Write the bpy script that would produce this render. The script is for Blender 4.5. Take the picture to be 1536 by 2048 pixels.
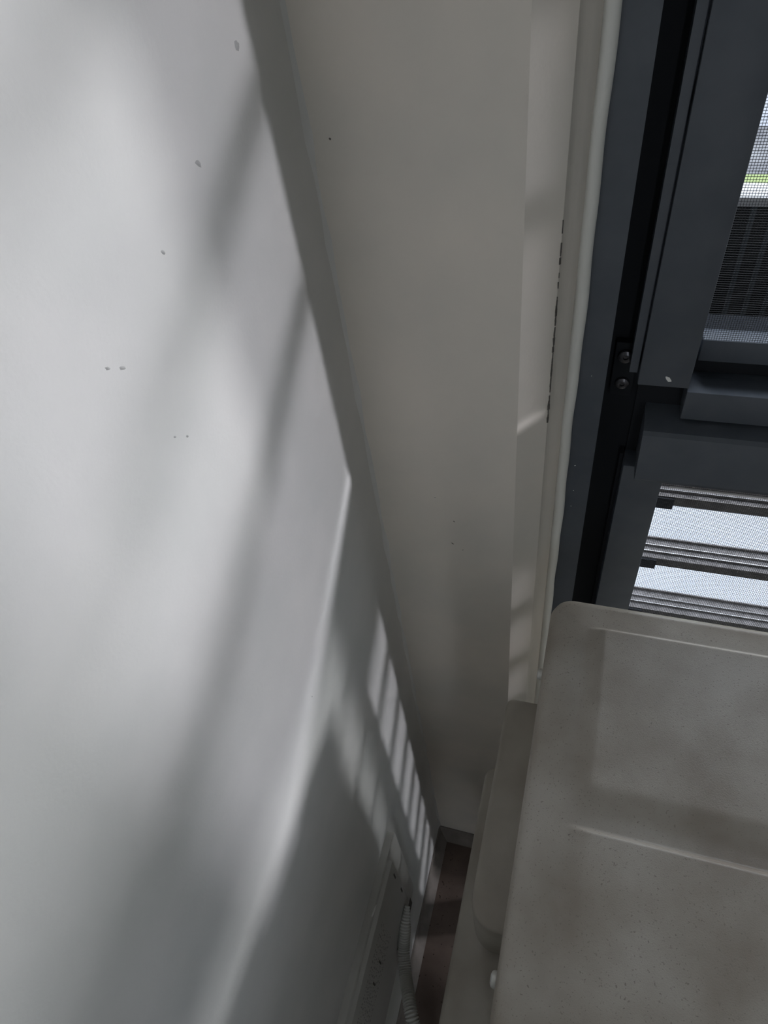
import bpy, bmesh, math, random
from mathutils import Matrix, Vector
random.seed(7)
for o in list(bpy.data.objects): bpy.data.objects.remove(o)
S = bpy.context.scene
COL = S.collection

# ---------------------------------------------------------------- camera
F = 1400.0
RIGHT = Vector((0.95556034, 0.26994327, -0.11846964))
DOWN = Vector((0.13263485, -0.75258047, -0.64500436))
FWD = Vector((-0.26327253, 0.60062739, -0.75493994))
cd = bpy.data.cameras.new('camera'); cam = bpy.data.objects.new('camera', cd); COL.objects.link(cam)
cd.sensor_fit = 'VERTICAL'; cd.sensor_height = 36.0; cd.lens = F / 2048 * 36
cd.clip_start = 0.02; cd.clip_end = 200
cam.matrix_world = Matrix((
    (RIGHT.x, -DOWN.x, -FWD.x, 0), (RIGHT.y, -DOWN.y, -FWD.y, 0),
    (RIGHT.z, -DOWN.z, -FWD.z, 0), (0, 0, 0, 1)))
S.camera = cam

# ---------------------------------------------------------------- world (overcast sky)
w = bpy.data.worlds.new('overcast_sky'); S.world = w; w.use_nodes = True
nt = w.node_tree; nt.nodes.clear()
out = nt.nodes.new('ShaderNodeOutputWorld'); bg = nt.nodes.new('ShaderNodeBackground')
tc = nt.nodes.new('ShaderNodeTexCoord'); sep = nt.nodes.new('ShaderNodeSeparateXYZ')
ramp = nt.nodes.new('ShaderNodeValToRGB')
ramp.color_ramp.elements[0].position = 0.0; ramp.color_ramp.elements[0].color = (0.86, 0.90, 0.94, 1)
ramp.color_ramp.elements[1].position = 0.9; ramp.color_ramp.elements[1].color = (0.74, 0.84, 1.0, 1)
nt.links.new(tc.outputs['Generated'], sep.inputs[0]); nt.links.new(sep.outputs['Z'], ramp.inputs[0])
nt.links.new(ramp.outputs[0], bg.inputs[0]); bg.inputs[1].default_value = 4.6
nt.links.new(bg.outputs[0], out.inputs[0])

# ---------------------------------------------------------------- lamps
def area(name, loc, direction, sx, sy, power, color, portal=False):
    d = bpy.data.lights.new(name, 'AREA'); d.shape = 'RECTANGLE'; d.size = sx; d.size_y = sy
    d.energy = power; d.color = color
    if portal: d.cycles.is_portal = True
    o = bpy.data.objects.new(name, d); COL.objects.link(o); o.location = loc
    o.rotation_euler = Vector(direction).to_track_quat('-Z', 'Z').to_euler()
    return o
# low bright gap of open sky beside the building: travels across the window on to the left wall
KD = Vector((1.0, 0.40, 0.20)).normalized()
area('daylight_gap', Vector((-0.225, 0.2, -0.35)) + KD * 6.0, -KD, 0.24, 0.30, 370, (0.93, 0.92, 1.0))
KD2 = Vector((1.0, 0.80, 0.13)).normalized()
area('daylight_gap_ahead', Vector((-0.225, 0.2, -0.8)) + KD2 * 7.0, -KD2, 1.1, 0.3, 330, (0.95, 0.97, 1.0))
area('fill_gap_portal', (0.335, -1.26, -0.87), (0, 1, 0), 0.11, 2.04, 1, (1, 1, 1), portal=True)  # portal over the slit added for fill light
area('window_portal', (0.66, 0.78, -0.6), (0, -1, 0), 1.5, 2.4, 1, (1, 1, 1), portal=True)

S.view_settings.view_transform = 'Standard'; S.view_settings.look = 'None'
S.view_settings.gamma = 1; S.view_settings.exposure = 0.15; S.view_settings.use_curve_mapping = False

# ---------------------------------------------------------------- materials
def mat(name, col, rough=0.6, metal=0.0, col2=None, scale=3.0, lo=0.35, hi=0.65, speck=None, speck_scale=400,
        speck_at=0.70, bump=0.0, bump_scale=300, spec=0.5, detail=5):
    m = bpy.data.materials.new(name); m.use_nodes = True; t = m.node_tree; b = t.nodes['Principled BSDF']
    b.inputs['Roughness'].default_value = rough; b.inputs['Metallic'].default_value = metal
    b.inputs['Specular IOR Level'].default_value = spec
    b.inputs['Base Color'].default_value = (*col, 1)
    geo = t.nodes.new('ShaderNodeNewGeometry'); src = geo.outputs['Position']; last = None
    def noise(sc, de=detail):
        n = t.nodes.new('ShaderNodeTexNoise'); n.inputs['Scale'].default_value = sc; n.inputs['Detail'].default_value = de
        t.links.new(src, n.inputs['Vector']); return n
    def mix(fac, a, bcol):
        x = t.nodes.new('ShaderNodeMix'); x.data_type = 'RGBA'; t.links.new(fac, x.inputs['Factor'])
        if isinstance(a, tuple): x.inputs['A'].default_value = (*a, 1)
        else: t.links.new(a, x.inputs['A'])
        x.inputs['B'].default_value = (*bcol, 1); return x.outputs['Result']
    def rng(sock, a, b2):
        r = t.nodes.new('ShaderNodeMapRange'); r.inputs['From Min'].default_value = a; r.inputs['From Max'].default_value = b2
        t.links.new(sock, r.inputs['Value']); return r.outputs[0]
    if col2:
        last = mix(rng(noise(scale).outputs[0], lo, hi), col, col2)
    if speck:
        f = rng(noise(speck_scale, 2).outputs[0], speck_at, speck_at + 0.06)
        last = mix(f, last if last is not None else col, speck)
    if last is not None: t.links.new(last, b.inputs['Base Color'])
    if bump:
        bn = t.nodes.new('ShaderNodeBump'); bn.inputs['Strength'].default_value = bump; bn.inputs['Distance'].default_value = 0.002
        t.links.new(noise(bump_scale, 4).outputs[0], bn.inputs['Height']); t.links.new(bn.outputs[0], b.inputs['Normal'])
    return m
M_WALL = mat('wall_paint', (0.69, 0.68, 0.66), 0.75, col2=(0.63, 0.63, 0.61), scale=9, bump=0.05, bump_scale=350, spec=0.2)
M_BACK = mat('back_wall_paint', (0.77, 0.715, 0.64), 0.75, col2=(0.69, 0.655, 0.595), scale=8, bump=0.05, bump_scale=350, spec=0.2)
M_SPECK = mat('dark_speck', (0.12, 0.11, 0.10), 0.9)
M_SMUDGE = mat('grey_speck', (0.42, 0.42, 0.41), 0.9)
M_CHIP = mat('white_chip', (0.85, 0.85, 0.82), 0.8)
M_SEAL = mat('sealant', (0.78, 0.78, 0.74), 0.5)
M_FRAME = mat('slate_aluminium', (0.082, 0.094, 0.112), 0.5, col2=(0.068, 0.080, 0.098), scale=30, bump=0.05, bump_scale=900)
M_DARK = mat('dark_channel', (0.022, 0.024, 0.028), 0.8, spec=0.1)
M_WIRE = mat('screen_wire', (0.035, 0.036, 0.038), 0.7, spec=0.2)
M_SLAT = mat('dusty_slat', (0.23, 0.215, 0.21), 0.6, col2=(0.13, 0.12, 0.115), scale=60, speck=(0.55, 0.52, 0.48), speck_scale=500, speck_at=0.66)
M_GLINT = mat('painted_glint', (0.7, 0.7, 0.7), 0.35)  # pale tone for painted highlights on slat ridges and hood edge
M_AC = mat('dusty_beige_steel', (0.405, 0.375, 0.325), 0.36, col2=(0.255, 0.215, 0.175), scale=8, lo=0.36, hi=0.64,
           speck=(0.22, 0.195, 0.165), speck_scale=560, speck_at=0.645, bump=0.12, bump_scale=900)
M_ACC = mat('beige_steel_cover', (0.46, 0.43, 0.375), 0.5, col2=(0.37, 0.335, 0.285), scale=14, bump=0.1, bump_scale=900)
M_SCREW = mat('screw_metal', (0.6, 0.6, 0.57), 0.4, 0.3)
M_BLACKSCREW = mat('black_screw', (0.09, 0.09, 0.10), 0.22, 0.7)
M_FLOOR = mat('brown_floor', (0.14, 0.105, 0.088), 0.8, col2=(0.19, 0.145, 0.12), scale=14, speck=(0.03, 0.025, 0.02), speck_scale=160, speck_at=0.68, spec=0.2)
M_COVE = mat('grey_brown_cove', (0.28, 0.25, 0.225), 0.8, col2=(0.20, 0.18, 0.16), scale=25, spec=0.2)
M_BOX = mat('grey_plastic', (0.60, 0.59, 0.56), 0.5, col2=(0.52, 0.51, 0.48), scale=16)
M_COND = mat('grey_conduit', (0.62, 0.62, 0.58), 0.55)
M_LEDGE = mat('pale_ledge', (0.47, 0.49, 0.53), 0.8, col2=(0.42, 0.44, 0.49), scale=4)
M_FENCE = mat('dark_fence', (0.008, 0.010, 0.010), 0.7)
M_BAR = mat('pale_bar', (0.05, 0.06, 0.07), 0.5)
M_RAILC = mat('white_rail', (0.45, 0.45, 0.45), 0.5)
M_GRASS = mat('bright_grass', (0.19, 0.23, 0.085), 0.9, col2=(0.12, 0.16, 0.06), scale=6)
M_STONE = mat('grey_stone', (0.07, 0.07, 0.075), 0.9, col2=(0.16, 0.16, 0.16), scale=6)
M_WHITE = mat('white_plaster', (0.42, 0.44, 0.48), 0.8)
# lid print: rows of faint illegible print on the box lid
M_LID = mat('printed_plastic', (0.58, 0.57, 0.54), 0.5)
def add_print():
    t = M_LID.node_tree; b = t.nodes['Principled BSDF']
    g = t.nodes.new('ShaderNodeNewGeometry'); s = t.nodes.new('ShaderNodeSeparateXYZ'); t.links.new(g.outputs['Position'], s.inputs[0])
    def math_(op, a, bb):
        n = t.nodes.new('ShaderNodeMath'); n.operation = op
        for i, v in enumerate((a, bb)):
            if v is None: continue
            if isinstance(v, (int, float)): n.inputs[i].default_value = v
            else: t.links.new(v, n.inputs[i])
        return n.outputs[0]
    rows = math_('GREATER_THAN', math_('FRACT', math_('MULTIPLY', s.outputs['Z'], 62), None), 0.5)
    cmb = t.nodes.new('ShaderNodeCombineXYZ')
    t.links.new(math_('MULTIPLY', s.outputs['Y'], 3), cmb.inputs[0])
    t.links.new(math_('FLOOR', math_('MULTIPLY', s.outputs['Z'], 62), None), cmb.inputs[1])
    n = t.nodes.new('ShaderNodeTexNoise'); n.inputs['Scale'].default_value = 90; n.inputs['Detail'].default_value = 2
    t.links.new(cmb.outputs[0], n.inputs['Vector'])
    ink = math_('MULTIPLY', math_('GREATER_THAN', n.outputs[0], 0.52), rows)
    inr = math_('MULTIPLY', math_('LESS_THAN', s.outputs['Z'], -1.235), math_('GREATER_THAN', s.outputs['Z'], -1.37))
    iny = math_('LESS_THAN', s.outputs['Y'], 0.175)
    f = math_('MULTIPLY', math_('MULTIPLY', ink, inr), math_('MULTIPLY', iny, 0.65))
    x = t.nodes.new('ShaderNodeMix'); x.data_type = 'RGBA'; t.links.new(f, x.inputs['Factor'])
    x.inputs['A'].default_value = (0.58, 0.57, 0.54, 1); x.inputs['B'].default_value = (0.12, 0.115, 0.11, 1)
    t.links.new(x.outputs['Result'], b.inputs['Base Color'])
add_print()

# ---------------------------------------------------------------- helpers
def link(name, bm, m, parent=None, smooth=False, angle=35):
    me = bpy.data.meshes.new(name); bm.normal_update(); bm.to_mesh(me); bm.free()
    o = bpy.data.objects.new(name, me); COL.objects.link(o)
    if m: me.materials.append(m)
    if smooth:
        for p in me.polygons: p.use_smooth = True
        try: me.set_sharp_from_angle(angle=math.radians(angle))
        except Exception: pass
    if parent:
        o.parent = parent; o.matrix_parent_inverse = Matrix.Translation(-parent.location)
    return o
def empty(name, loc, label=None, cat=None, kind=None, group=None):
    o = bpy.data.objects.new(name, None); COL.objects.link(o); o.location = loc; o.empty_display_size = 0.05
    tag(o, label, cat, kind, group); return o
def tag(o, label=None, cat=None, kind=None, group=None):
    if label: o['label'] = label
    if cat: o['category'] = cat
    if kind: o['kind'] = kind
    if group: o['group'] = group
    return o
def box_into(bm, x0, x1, y0, y1, z0, z1):
    v = [bm.verts.new((x, y, z)) for z in (z0, z1) for y in (y0, y1) for x in (x0, x1)]
    for f in ((0, 2, 3, 1), (4, 5, 7, 6), (0, 1, 5, 4), (2, 6, 7, 3), (0, 4, 6, 2), (1, 3, 7, 5)):
        bm.faces.new([v[i] for i in f])
def box(name, b, m, parent=None, bev=0.0, seg=2):
    bm = bmesh.new(); box_into(bm, *b)
    if bev: bmesh.ops.bevel(bm, geom=list(bm.edges), offset=bev, segments=seg, profile=0.5, affect='EDGES')
    return link(name, bm, m, parent, smooth=bev > 0)
def prism_z(name, pts, z0, z1, m, parent=None, bev=0.0, seg=3, smooth=False):
    bm = bmesh.new(); lo = [bm.verts.new((x, y, z0)) for x, y in pts]; hi = [bm.verts.new((x, y, z1)) for x, y in pts]
    n = len(pts)
    for i in range(n): bm.faces.new((lo[i], lo[(i + 1) % n], hi[(i + 1) % n], hi[i]))
    bm.faces.new(list(reversed(lo))); top = bm.faces.new(hi)
    bmesh.ops.recalc_face_normals(bm, faces=bm.faces)
    if bev: bmesh.ops.bevel(bm, geom=list(top.edges), offset=bev, segments=seg, profile=0.5, affect='EDGES')
    return link(name, bm, m, parent, smooth=smooth or bev > 0)
def prism_x(name, pts, x0, x1, m, parent=None, smooth=False, angle=35):
    bm = bmesh.new(); a = [bm.verts.new((x0, y, z)) for y, z in pts]; b = [bm.verts.new((x1, y, z)) for y, z in pts]
    n = len(pts)
    for i in range(n): bm.faces.new((a[i], a[(i + 1) % n], b[(i + 1) % n], b[i]))
    bm.faces.new(list(reversed(a))); bm.faces.new(b)
    bmesh.ops.recalc_face_normals(bm, faces=bm.faces)
    return link(name, bm, m, parent, smooth=smooth, angle=angle)
def rrect(x0, x1, y0, y1, rads, n=8):
    # rads: (x0y0, x1y0, x1y1, x0y1)
    pts = []
    for (cx, cy, sx, sy, a0, r) in ((x0, y0, 1, 1, 180, rads[0]), (x1, y0, -1, 1, 270, rads[1]),
                                    (x1, y1, -1, -1, 0, rads[2]), (x0, y1, 1, -1, 90, rads[3])):
        for i in range(n + 1):
            a = math.radians(a0 + 90 * i / n)
            pts.append((cx + sx * r + r * math.cos(a), cy + sy * r + r * math.sin(a)))
    return pts
def tube(name, pts, rad, m, parent=None, seg=14, vertical=False):
    bm = bmesh.new(); rings = []
    for i, p in enumerate(pts):
        t = (pts[min(i + 1, len(pts) - 1)] - pts[max(i - 1, 0)]).normalized()
        u = t.cross(Vector((1, 0, 0)) if vertical else Vector((0, 0, 1)))
        if u.length < 1e-3: u = Vector((0, 1, 0))
        u.normalize(); v = t.cross(u); r = rad(i) if callable(rad) else rad
        rings.append([bm.verts.new(p + (u * math.cos(a) + v * math.sin(a)) * r) for a in [2 * math.pi * k / seg for k in range(seg)]])
    for a, b in zip(rings, rings[1:]):
        for k in range(seg): bm.faces.new((a[k], a[(k + 1) % seg], b[(k + 1) % seg], b[k]))
    bm.faces.new(list(reversed(rings[0]))); bm.faces.new(rings[-1])
    return link(name, bm, m, parent, smooth=True, angle=60)
def screw(name, c, axis, r, h, m, parent=None, recess=True):
    bm = bmesh.new(); axis = Vector(axis).normalized(); u = axis.orthogonal().normalized(); v = axis.cross(u)
    prof = [(1.0, 0), (1.0, 0.35), (0.88, 0.75), (0.6, 0.97), (0.32, 1.0), (0.28, 0.55), (0.02, 0.5)] if recess else \
           [(1.0, 0), (1.0, 0.4), (0.85, 0.8), (0.5, 1.0), (0.02, 1.05)]
    rings = []
    for pr, ph in prof:
        rings.append([bm.verts.new(Vector(c) + axis * h * ph + (u * math.cos(a) + v * math.sin(a)) * r * pr) for a in [2 * math.pi * k / 20 for k in range(20)]])
    for a, b in zip(rings, rings[1:]):
        for k in range(20): bm.faces.new((a[k], a[(k + 1) % 20], b[(k + 1) % 20], b[k]))
    bm.faces.new(rings[-1]); bmesh.ops.recalc_face_normals(bm, faces=bm.faces)
    return link(name, bm, m, parent, smooth=True)
def blobs_into(bm, pts, axis, hgt=0.0006):
    axis = Vector(axis); u = axis.orthogonal().normalized(); v = axis.cross(u)
    for (p, ru, rv) in pts:
        n = 9; ring = [bm.verts.new(Vector(p) + u * ru * math.cos(6.283 * k / n) * random.uniform(.7, 1.2) + v * rv * math.sin(6.283 * k / n) * random.uniform(.7, 1.2)) for k in range(n)]
        top = bm.verts.new(Vector(p) + axis * hgt)
        for k in range(n): bm.faces.new((ring[k], ring[(k + 1) % n], top))
    bmesh.ops.recalc_face_normals(bm, faces=bm.faces)
def ray(u, v):
    d = RIGHT * ((u - 768) / F) + DOWN * ((v - 1024) / F) + FWD
    return d.normalized()

# ---------------------------------------------------------------- room shell
LX, BY, FZ, CZ = -0.225, 0.50, -1.89, 0.60       # left wall, back wall, floor, ceiling
RX, NY = 1.40, -1.10                             # right wall, near wall
AX = -0.0615                                     # where the back wall turns into the window reveal
wl = box('wall_left', (LX - 0.15, LX, NY - 0.15, 0.85, FZ - 0.15, CZ + 0.15), M_WALL); tag(wl, 'white painted wall with soft light streaks, left of the corner', None, 'structure')
# back wall: flat part, splayed reveal A-B, rounded return B-C, built as one vertical prism
pts = [(LX - 0.02, BY)]
for i in range(5): pts.append((LX - 0.02 + (AX - 0.004 - LX + 0.02) * (i + 1) / 5, BY))
pts += [(-0.0391, 0.5190), (-0.0386, 0.5215), (-0.0378, 0.5265), (-0.0350, 0.5305), (-0.0312, 0.534), (-0.0280, 0.538), (-0.0260, 0.545), (-0.0260, 0.64), (LX - 0.02, 0.64)]
wb = prism_z('wall_back', pts, FZ - 0.15, CZ + 0.15, M_BACK, smooth=True); tag(wb, 'narrow white wall between corner and window with splayed reveal', None, 'structure')
o = box('wall_right', (RX, RX + 0.15, NY - 0.15, 0.64, FZ - 0.15, CZ + 0.15), M_WALL); tag(o, None, None, 'structure')
bm = bmesh.new()                                 # near wall behind the camera with a gap added for fill light
DX0, DX1, DZ1 = 0.28, 0.39, 0.15     # unseen slit added to let in fill light
box_into(bm, LX - 0.15, DX0, NY - 0.15, NY, FZ - 0.15, CZ + 0.15)
box_into(bm, DX1, RX + 0.15, NY - 0.15, NY, FZ - 0.15, CZ + 0.15)
box_into(bm, DX0, DX1, NY - 0.15, NY, DZ1, CZ + 0.15)
o = link('wall_near', bm, M_WALL); tag(o, None, None, 'structure')
o = box('ceiling', (LX - 0.15, RX + 0.15, NY - 0.15, 0.85, CZ, CZ + 0.15), M_WALL); tag(o, None, None, 'structure')
fl = box('floor', (LX - 0.15, RX + 0.15, NY - 0.15, 0.85, FZ - 0.15, FZ), M_FLOOR); tag(fl, 'dark brown coated floor in the gap', None, 'structure')
o = box('wall_sill', (-0.0260, RX, 0.50, 0.64, FZ - 0.01, -1.8000), M_BACK); tag(o, None, None, 'structure')
o = box('wall_lintel', (-0.0260, RX, 0.50, 0.64, 0.4583, CZ + 0.01), M_BACK); tag(o, None, None, 'structure')
# the corner's plaster fillet: thin ragged line of filler down the corner
bm = bmesh.new(); n = 90; prev = None
for i in range(n + 1):
    z = 0.58 + (-1.85 - 0.58) * i / n; a = 0.0035 + 0.0018 * math.sin(i * 1.7) * math.sin(i * .37) + random.uniform(-.0006, .0006)
    cur = [bm.verts.new((LX - .0005, BY - a * 1.6, z)), bm.verts.new((LX + a * .35, BY - a * .35, z)), bm.verts.new((LX + a, BY + .0005, z))]
    if prev:
        for k in range(2): bm.faces.new((prev[k], cur[k], cur[k + 1], prev[k + 1]))
    prev = cur
link('filler_line', bm, M_WALL, wb, smooth=True)
# cove of the floor coating
def cove(name, along, a0, a1, base, sgn, h=0.045, d=0.022):
    prof = [(0, 0), (d, 0), (d * .45, h * .18), (d * .18, h * .45), (.0025, h), (0, h)]
    bm = bmesh.new(); A = []; B = []
    for (p, z) in prof:
        if along == 'y': A.append(bm.verts.new((base + sgn * p, a0, FZ + z))); B.append(bm.verts.new((base + sgn * p, a1, FZ + z)))
        else: A.append(bm.verts.new((a0, base + sgn * p, FZ + z))); B.append(bm.verts.new((a1, base + sgn * p, FZ + z)))
    m_ = len(prof)
    for i in range(m_): bm.faces.new((A[i], A[(i + 1) % m_], B[(i + 1) % m_], B[i]))
    bm.faces.new(A); bm.faces.new(B); bmesh.ops.recalc_face_normals(bm, faces=bm.faces)
    o = link(name, bm, M_COVE, None, smooth=True, angle=60); tag(o, None, None, 'structure'); return o
cove('baseboard_left', 'y', NY, BY, LX, 1)
cove('baseboard_back', 'x', LX, AX - .003, BY, -1)
# specks on the walls
def at(u, v, ax, val):
    r = ray(u, v); return r * (val / r[ax])
bm = bmesh.new()
blobs_into(bm, [(at(u, v, 0, LX), a, b) for u, v, a, b in ((397, 328, .0016, .0036), (327, 505, .0010, .0024), (244, 736, .0011, .0028), (215, 737, .0009, .002), (375, 872, .0008, .0016), (350, 874, .0007, .0012), (624, 1393, .0008, .001), (474, 92, .003, .003))], (1, 0, 0))
tag(link('paint_speck', bm, M_SMUDGE, wl), 'small grey specks on the left wall', None, 'stuff')
bm = bmesh.new()
blobs_into(bm, [(at(u, v, 1, BY), a, b) for u, v, a, b in ((660, 278, .0009, .0011), (908, 1043, .0007, .0016), (905, 1087, .0008, .002), (926, 1100, .0006, .0006), (870, 995, .0006, .0006))], (0, -1, 0))
tag(link('paint_speck', bm, M_SPECK, wb), 'small dark specks on the narrow wall', None, 'stuff')
# broken dark hairline crack where the reveal meets its return
bm = bmesh.new()
def nrm(a): return Vector(a).normalized()
for (v0, v1, dens) in ((430, 600, .35), (600, 760, .95), (760, 800, .6), (800, 845, 1.0)):
    v = v0
    while v < v1:
        if random.random() < dens:
            u = 1128 + (1095 - 1128) * (v - 430) / 410
            x, y = -0.0391, 0.5190
            r = ray(u, v); z = r.z * (y / r.y)
            hw = random.uniform(.0003, .0009) * (1.3 if v > 800 else 1); hz = random.uniform(.002, .004)
            nn = nrm((.74, -.67, 0)); tt = Vector((.67, .74, 0)); c = Vector((x, y, z)) + nn * .0005
            q = [bm.verts.new(c + tt * sx * hw * random.uniform(.5, 1.4) + Vector((0, 0, sz * hz))) for sx, sz in ((-1, -1), (1, -1), (1, 1), (-1, 1))]
            q2 = [bm.verts.new(p.co - nn * .001) for p in q]
            bm.faces.new(q)
            for k in range(4): bm.faces.new((q[k], q[(k + 1) % 4], q2[(k + 1) % 4], q2[k]))
        v += random.uniform(5, 9)
bmesh.ops.recalc_face_normals(bm, faces=bm.faces)
tag(link('hairline_crack', bm, M_SPECK, wb), 'broken black hairline crack', None, 'stuff')

# ---------------------------------------------------------------- windows
WT, WB = 0.4583, -1.8000  # window and louvre coordinates below were scaled about the camera and baked in
win = empty('window_1', (0.6050, 0.5683, -0.0458), 'upper slate grey sliding window with insect screen', None, 'structure')
low = empty('window_2', (0.6050, 0.5683, -1.0542), 'lower slate grey window with insect screen above the air conditioner', None, 'structure')
# outer frame jamb + head + track channel
bm = bmesh.new()
box_into(bm, -0.0300, 0.0096, 0.5500, 0.6325, WB, WT)
box_into(bm, 1.0300, RX + 0.0092, 0.5500, 0.6325, WB, WT)
box_into(bm, 0.0096, 1.0300, 0.5500, 0.6325, WT - 0.0275, WT)
box_into(bm, 0.0096, 1.0300, 0.5500, 0.6325, WB, WB + 0.0275)
link('outer_frame', bm, M_FRAME, win)
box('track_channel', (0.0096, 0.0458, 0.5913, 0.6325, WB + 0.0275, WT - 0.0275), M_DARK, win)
box('track_fin', (0.0300, 0.0372, 0.5656, 0.5922, -0.4464, WT - 0.0275), M_FRAME, win)
box('track_fin', (0.0367, 0.0403, 0.5793, 0.5922, WB + 0.0275, -0.5683), M_DARK, low)
# sealant bead between return and frame, slightly wobbly
bp = []
for i in range(160):
    z = 0.5 - 2.12 * i / 159; bp.append(Vector((-0.0215 + .0004 * math.sin(i * .9) + .0005 * math.sin(i * .31), 0.5485, z)))
tube('sealant_bead', bp, lambda i: .0062, M_SEAL, win, seg=14, vertical=True)
# screws in the channel
screw('screw', (0.0252, 0.5832, -0.4412), (0, -1, 0), 0.0078, 0.0037, M_BLACKSCREW, win)
screw('screw', (0.0262, 0.5832, -0.4736), (0, -1, 0), 0.0073, 0.0037, M_BLACKSCREW, win)
box('latch_bracket', (0.0150, 0.0362, 0.5830, 0.5917, -0.4900, -0.4260), M_DARK, win, 0.0009)
# upper sash
SX0, SX1 = 0.0390, 0.0848
box('sash_stile', (SX0, SX1, 0.5592, 0.5867, -0.4556, WT - 0.0275), M_FRAME, win, 0.0007)
box('sash_stile', (0.9800, 1.0300, 0.5592, 0.5867, -0.4556, WT - 0.0275), M_FRAME, win, 0.0007)
box('top_rail', (SX1, 0.9800, 0.5610, 0.5867, WT - 0.0688, WT - 0.0275), M_FRAME, win, 0.0007)
box('bottom_rail', (0.0903, 0.9800, 0.5867, 0.6050, -0.4437, -0.4198), M_FRAME, win, 0.0009)
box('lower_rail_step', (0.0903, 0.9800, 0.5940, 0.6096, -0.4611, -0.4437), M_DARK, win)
box('lower_rail_lip', (0.0885, 0.9800, 0.5830, 0.6068, -0.4803, -0.4629), M_FRAME, win, 0.0018)
box('rail_shade_block', (0.0422, 1.0300, 0.6068, 0.6307, -0.5867, -0.4217), M_DARK, win)  # near-black block, paints the shade in the recess behind the rails
box('transom_face', (0.0848, 1.0300, 0.5610, 0.5867, -0.4950, -0.4611), M_FRAME, win, 0.0007)
# hood rail between upper and lower window
hp = [(0.5867, -0.4996), (0.5555, -0.5033), (0.5500, -0.5051), (0.5468, -0.5088), (0.5427, -0.5243), (0.5390, -0.5408), (0.5353, -0.5528), (0.5344, -0.5583), (0.5363, -0.5628), (0.5408, -0.5656), (0.5500, -0.5674), (0.5867, -0.5693)]
prism_x('hood_rail', hp, 0.0527, 1.0300, M_FRAME, low, smooth=True, angle=25)
box('hood_drip_edge', (0.0784, 1.0300, 0.5445, 0.5509, -0.5715, -0.5670), M_FRAME, low, 0.0014)
box('hood_glint', (0.0880, 1.0300, 0.5328, 0.5346, -0.5652, -0.5638), M_GLINT, low)  # pale strip painting a glint along the hood's lower edge
box('rail_shade_block', (0.0422, 0.0850, 0.5868, 0.6068, -0.5867, -0.4556), M_DARK, win)  # dark filler added to close a light leak, toned like shade
# lower sash
LX0, LX1 = 0.0413, 0.0839
box('sash_stile', (LX0, LX1, 0.5610, 0.5867, WB + 0.0275, -0.5683), M_FRAME, low, 0.0007)
box('sash_stile', (0.9800, 1.0300, 0.5610, 0.5867, WB + 0.0275, -0.5683), M_FRAME, low, 0.0007)
box('bottom_rail', (LX1, 0.9800, 0.5610, 0.5867, WB + 0.0275, WB + 0.0733), M_FRAME, low, 0.0007)
box('top_rail', (LX1, 0.9800, 0.5665, 0.5867, -0.5830, -0.5683), M_FRAME, low, 0.0007)
# insect screens
def screen(x0, x1, z0, z1, y, parent, pitch=0.0021, t=0.00033):
    bm = bmesh.new()
    def wire(a, b, u, v):
        qa = [bm.verts.new(a + u * s + v * q) for s, q in ((-1, -1), (1, -1), (1, 1), (-1, 1))]
        qb = [bm.verts.new(b + u * s + v * q) for s, q in ((-1, -1), (1, -1), (1, 1), (-1, 1))]
        for k in range(4): bm.faces.new((qa[k], qa[(k + 1) % 4], qb[(k + 1) % 4], qb[k]))
    h = t / 2; x = x0
    while x < x1:
        wire(Vector((x, y, z0)), Vector((x, y, z1)), Vector((h, 0, 0)), Vector((0, h, 0))); x += pitch
    z = z0
    while z < z1:
        wire(Vector((x0, y + t * 0.5500, z)), Vector((x1, y + t * 0.5500, z)), Vector((0, h, 0)), Vector((0, 0, h))); z += pitch
    bmesh.ops.recalc_face_normals(bm, faces=bm.faces)
    o = link('insect_screen', bm, M_WIRE, parent); o['kind'] = 'stuff'; return o
screen(SX1 - 0.0037, 0.9850, -0.4140, WT - 0.0642, 0.5793, win)
screen(LX1 - 0.0037, 0.9850, WB + 0.0642, -0.5793, 0.5793, low)
# paint chips and specks on the frames
bm = bmesh.new()
blobs_into(bm, [(at(1337, 759, 1, 0.5591), 0.0020, 0.0039)], (0, -1, 0), 0.0006)
link('paint_chip', bm, M_CHIP, win)
bm = bmesh.new()
blobs_into(bm, [(at(u, v, 1, 0.5499), a, b) for u, v, a, b in ((1150, 931, 0.0009, 0.0007), (1147, 981, 0.0006, 0.0006), (1183, 752, 0.0005, 0.0005), (1142, 1012, 0.0005, 0.0005))], (0, -1, 0), 0.0004)
tag(link('paint_fleck', bm, M_CHIP, win), None, None, 'stuff')

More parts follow.
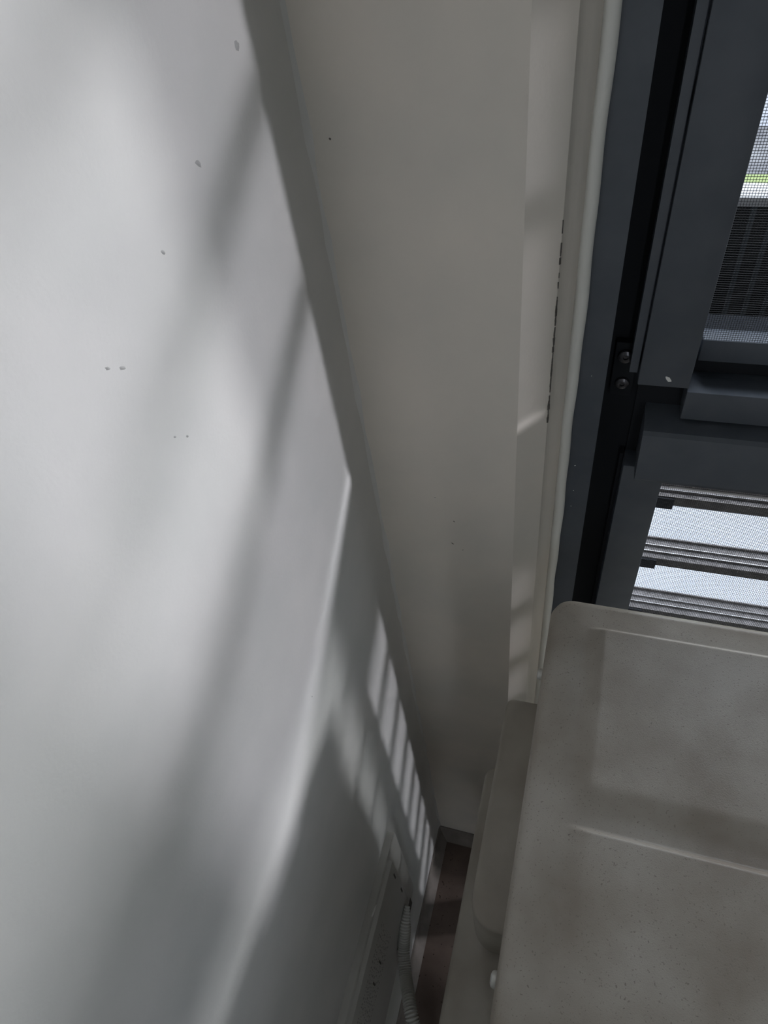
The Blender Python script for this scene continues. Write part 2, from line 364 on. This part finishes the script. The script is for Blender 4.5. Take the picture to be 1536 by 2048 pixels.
# ---------------------------------------------------------------- outside louvre slats, one thing
lv = empty('louvre_screen', (0.6050, 0.6508, -1.9000), 'bank of dusty grey horizontal louvre slats outside the window', 'louvre')
tops = []
z = -0.6893
while z < 0.5042: z += 0.1270
z -= 0.1270
while z > -1.8800:
    if not -0.46 < z < -0.25: tops.append(z)
    z -= 0.1270
ridge_first = None
for i, zt in enumerate(tops):
    # slat profile: flat blade with three low ridges on its top and a lip at each edge
    pr = [(0.6325, zt - 0.0128), (0.6325, zt + 0.0028), (0.6343, zt + 0.0028), (0.6343, zt - 0.0009), (0.6444, zt - 0.0009), (0.6449, zt + 0.0014), (0.6458, zt + 0.0014), (0.6462, zt - 0.0009),
          (0.6554, zt - 0.0009), (0.6559, zt + 0.0014), (0.6568, zt + 0.0014), (0.6573, zt - 0.0009), (0.6692, zt - 0.0009), (0.6692, zt + 0.0028), (0.6710, zt + 0.0028), (0.6710, zt - 0.0037), (0.6362, zt - 0.0037), (0.6362, zt - 0.0128)]
    s = prism_x('slat', pr, 0.0183, 1.4667, M_SLAT, lv)
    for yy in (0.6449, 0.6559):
        box('slat_ridge_glint', (0.0183, 1.4667, yy + 0.0001, yy + 0.0011, zt + 0.0011, zt + 0.0022), M_GLINT, s)  # pale strips painting the highlights on the ridges
    box('slat_clip', (0.0880, 0.1137, 0.6288, 0.6330, zt - 0.0165, zt + 0.0018), M_DARK, s)
box('side_post', (0.0000, 0.0183, 0.6352, 0.6829, -1.9000, 0.5042), M_FRAME, lv)
box('side_post', (1.4667, 1.4850, 0.6352, 0.6829, -1.9000, 0.5042), M_FRAME, lv)

# ---------------------------------------------------------------- things outside
lg = box('ledge_outside', (-1.5, 4.5, 0.86, 1.98, -2.10, -1.90), M_LEDGE); tag(lg, 'pale concrete ledge outside below the louvres', None, 'structure')
rp = empty('ribbed_panel', (0.60, 0.72, -1.90), 'dark ribbed metal panel with white cap outside the upper window', 'panel')
box('panel_sheet', (-0.10, 1.40, 0.717, 0.735, -0.54, -0.355), M_FENCE, rp, .001)
box('white_cap', (-0.10, 1.40, 0.709, 0.739, -0.355, -0.346), M_RAILC, rp, .001)
x = -0.097
while x < 1.39:
    box('rib', (x, x + .0045, 0.712, 0.7175, -0.535, -0.356), M_BAR, rp); x += .0182
for px_ in (-0.09, 1.36):
    box('panel_post', (px_, px_ + .03, 0.737, 0.767, -1.90, -0.36), M_FRAME, rp)
o = box('lawn', (-3, 6, 1.98, 2.25, -2.10, -1.03), M_GRASS); tag(o, 'strip of bright grass beyond the fence', None, 'structure')
o = box('stone_bank', (-3, 6, 2.25, 2.58, -2.10, -1.03), M_STONE); tag(o, 'grey stony bank beyond the grass', None, 'structure')
o = box('far_wall', (-3, 6, 2.58, 2.75, -1.4, -0.55), M_WHITE); tag(o, 'pale wall far behind the stony bank', None, 'structure')

# ---------------------------------------------------------------- outdoor air conditioning unit
AZ = -0.675
AX0, AX1, AY0, AY1 = -0.0125, 0.90, 0.00, 0.4555
ac = empty('outdoor_unit', (0.44, 0.22, FZ), 'large dusty beige air conditioner outdoor unit with embossed lid below the window', 'air conditioner')
def sd_rr(x, y, x0, x1, y0, y1, r):
    cx, cy = (x0 + x1) / 2, (y0 + y1) / 2; qx = abs(x - cx) - (x1 - x0) / 2 + r; qy = abs(y - cy) - (y1 - y0) / 2 + r
    return math.hypot(max(qx, 0), max(qy, 0)) + min(max(qx, qy), 0) - r
def ss(t): t = max(0, min(1, t)); return t * t * (3 - 2 * t)
def axis_pts(a, b, fine, coarse, lim):
    out = [a]; p = a
    while p < b - 1e-6:
        step = fine if lim(p) else coarse; p = min(p + step, b); out.append(p)
    return out
xs = axis_pts(AX0, AX1, .0022, .009, lambda p: p < .075 or p > AX1 - .03)
ys = axis_pts(AY0, AY1, .0009, .0028, lambda p: .204 < p < .2145 or .413 < p < .4225 or p > AY1 - .014)
CR = 0.024
def lid_pt(x, y):
    # pull points outside the rounded outline on to it
    for (cx, cy, sx, sy) in ((AX0 + CR, AY0 + CR, -1, -1), (AX1 - CR, AY0 + CR, 1, -1), (AX1 - CR, AY1 - CR, 1, 1), (AX0 + CR, AY1 - CR, -1, 1)):
        dx, dy = (x - cx) * sx, (y - cy) * sy
        if dx > 0 and dy > 0:
            # square corner -> round corner (concentric mapping)
            m_ = max(dx, dy); l = math.hypot(dx, dy); k = m_ / l if l > 0 else 1
            x, y = cx + (x - cx) * k, cy + (y - cy) * k
    d = -sd_rr(x, y, AX0, AX1, AY0, AY1, CR)
    R_ = 0.011; z = AZ
    if d < R_: z -= R_ - math.sqrt(max(0, R_ * R_ - (R_ - d) ** 2))
    z -= 0.0022 * (1 - ss((d - .004) / .035))
    pa = -sd_rr(x, y, .027, .86, .232, .4195, .028); pb = -sd_rr(x, y, .027, .86, .035, .2115, .028)
    pl = ss((x - .027) / .020) * ss((.86 - x) / .02)
    z += 0.0056 * pl * ss((.4210 - y) / .0060 if y > .40 else 1) * ss((y - .222) / .030)
    z += 0.0064 * pl * ss((.2128 - y) / .0066 if y > .19 else 1) * ss((y - .035) / .03)
    return x, y, z
bm = bmesh.new(); G = [[bm.verts.new(lid_pt(x, y)) for y in ys] for x in xs]
nx, ny = len(xs), len(ys)
for i in range(nx - 1):
    for j in range(ny - 1): bm.faces.new((G[i][j], G[i + 1][j], G[i + 1][j + 1], G[i][j + 1]))
loop = [G[i][0] for i in range(nx)] + [G[nx - 1][j] for j in range(1, ny)] + [G[i][ny - 1] for i in range(nx - 2, -1, -1)] + [G[0][j] for j in range(ny - 2, 0, -1)]
SK = AZ - 0.045
lowv = [bm.verts.new((v.co.x, v.co.y, SK)) for v in loop]
n = len(loop)
for i in range(n): bm.faces.new((loop[i], lowv[i], lowv[(i + 1) % n], loop[(i + 1) % n]))
bmesh.ops.recalc_face_normals(bm, faces=bm.faces)
lid = link('top_lid', bm, M_AC, ac, smooth=True, angle=50)
lid['label'] = 'dusty beige lid with two raised panels'
body = prism_z('body', rrect(-0.006, AX1 - .006, AY0 + .006, AY1 - .006, (.02,) * 4), -1.57, SK + .012, M_ACC, ac, smooth=True)
screw('lid_screw', (AX0 - .0002, 0.366, -0.7005), (-1, 0, 0), .0062, .0050, M_SCREW, lid, recess=False)
screw('lid_screw', (AX0 - .0002, 0.082, -0.7030), (-1, 0, 0), .0068, .0046, M_SCREW, lid, recess=False)
sc = prism_z('valve_cover', rrect(-0.0545, -0.006, 0.143, 0.412, (.030, .001, .001, .010), 8), -1.12, -0.868, M_ACC, ac, bev=.004)
lc = prism_z('lower_pipe_cover', rrect(-0.0745, -0.006, -0.03, 0.366, (.02, .001, .001, .016), 8), -1.50, -1.00, M_ACC, ac, bev=.005)
# grille on the discharge side facing the window: rings + radial bars
for cz in (-0.95, -1.36):
    bm = bmesh.new()
    for r in [0.03 + .022 * q for q in range(8)]:
        prev = None; first = None
        for k in range(41):
            a = 6.2832 * k / 40; ring = [bm.verts.new((0.42 + math.cos(a) * (r + dx), AY1 - .006 + .012 + dy, cz + math.sin(a) * (r + dx))) for dx, dy in ((0, 0), (.003, 0), (.003, .003), (0, .003))]
            if prev:
                for q in range(4): bm.faces.new((prev[q], prev[(q + 1) % 4], ring[(q + 1) % 4], ring[q]))
            prev = ring
    for k in range(12):
        a = 6.2832 * k / 12; d = Vector((math.cos(a), 0, math.sin(a))); p = Vector((-d.z, 0, d.x)) * .0015
        c0 = Vector((0.42, AY1 + .003, cz)) + d * .03; c1 = Vector((0.42, AY1 + .003, cz)) + d * .19
        q = [bm.verts.new(v) for v in (c0 - p, c1 - p, c1 + p, c0 + p)]; q2 = [bm.verts.new(v.co + Vector((0, .003, 0))) for v in q]
        bm.faces.new(q); bm.faces.new(q2)
        for t_ in range(4): bm.faces.new((q[t_], q[(t_ + 1) % 4], q2[(t_ + 1) % 4], q2[t_]))
    bmesh.ops.recalc_face_normals(bm, faces=bm.faces)
    link('fan_grille', bm, M_ACC, ac)
for (fx, fy) in ((.06, .05), (.06, .40), (.80, .05), (.80, .40)):
    box('foot', (fx - .025, fx + .025, fy - .03, fy + .03, FZ, -1.57), M_DARK, ac, .004)

# ---------------------------------------------------------------- box on the left wall
bx = empty('wiring_box', (LX, 0.1, -1.37), 'flat grey plastic wiring box low on the left wall', 'box')
def rr_x(name, y0, y1, z0, z1, r, x0, x1, m, parent, bev):
    pts = rrect(y0, y1, z0, z1, (r,) * 4, 6)
    bm = bmesh.new(); a = [bm.verts.new((x0, y, z)) for y, z in pts]; b = [bm.verts.new((x1, y, z)) for y, z in pts]; n = len(pts)
    for i in range(n): bm.faces.new((a[i], a[(i + 1) % n], b[(i + 1) % n], b[i]))
    bm.faces.new(a); top = bm.faces.new(b); bmesh.ops.recalc_face_normals(bm, faces=bm.faces)
    bmesh.ops.bevel(bm, geom=list(top.edges), offset=bev, segments=2, profile=.5, affect='EDGES')
    return link(name, bm, m, parent, smooth=True)
rr_x('case', -0.22, 0.297, -1.565, -1.186, .016, LX, -0.2135, M_BOX, bx, .002)
ld = rr_x('cover_plate', -0.20, 0.256, -1.535, -1.200, .004, -0.2140, -0.2065, M_LID, bx, .0015)
for (u, v) in ((760, 1925), (748, 1968), (789, 1752), (803, 1780)):
    p = at(u, v, 0, -.2065); bm = bmesh.new(); box_into(bm, -.2066, -.2060, p.y - .0015, p.y + .0015, p.z - .013, p.z + .013)
    link('slot', bm, M_SPECK, ld)
p = at(748, 1822, 0, -.2065); bm = bmesh.new(); blobs_into(bm, [((-.2064, p.y, p.z), .006, .012)], (1, 0, 0), .001); link('white_mark', bm, M_CHIP, ld)
box('cable_hole', (-.2068, -.2060, .243, .262, -1.532, -1.490), M_SPECK, ld, .0002)
# corrugated conduit out of the box
key = [Vector(at(815, 1812, 0, -0.2005)), Vector(at(810, 1850, 0, -0.1985)), Vector(at(807, 1900, 0, -.1945)), Vector(at(811, 1950, 2, -1.475)), Vector(at(818, 2000, 2, -1.455)), Vector(at(827, 2048, 2, -1.45)), Vector(at(845, 2110, 2, -1.48)), Vector(at(870, 2200, 2, -1.60)), Vector(at(880, 2260, 2, -1.75)), Vector(at(880, 2280, 2, -1.875))]
def catmull(P, n):
    out = []
    for i in range(len(P) - 1):
        p0, p1, p2, p3 = P[max(i - 1, 0)], P[i], P[i + 1], P[min(i + 2, len(P) - 1)]
        for k in range(n):
            t = k / n
            out.append(0.5 * ((2 * p1) + (p2 - p0) * t + (2 * p0 - 5 * p1 + 4 * p2 - p3) * t * t + (3 * p1 - p0 - 3 * p2 + p3) * t ** 3))
    out.append(P[-1]); return out
cp = catmull(key, 60)
# resample evenly
tot = [0]
for a, b in zip(cp, cp[1:]): tot.append(tot[-1] + (b - a).length)
Ln = tot[-1]; N = int(Ln / .0008); rs = []; j = 0
for i in range(N + 1):
    s_ = Ln * i / N
    while j < len(tot) - 2 and tot[j + 1] < s_: j += 1
    q = (s_ - tot[j]) / max(1e-9, tot[j + 1] - tot[j]); rs.append(cp[j].lerp(cp[j + 1], q))
cd_ = tube('corrugated_conduit', rs, lambda i: (.0106 + .0012 * math.sin(i * .0008 / .0046 * 6.2832)) * min(1, .42 + i * .0008 / .06), M_COND, None, seg=18)
tag(cd_, 'grey ribbed flexible conduit hanging from the box on the left wall', 'conduit')
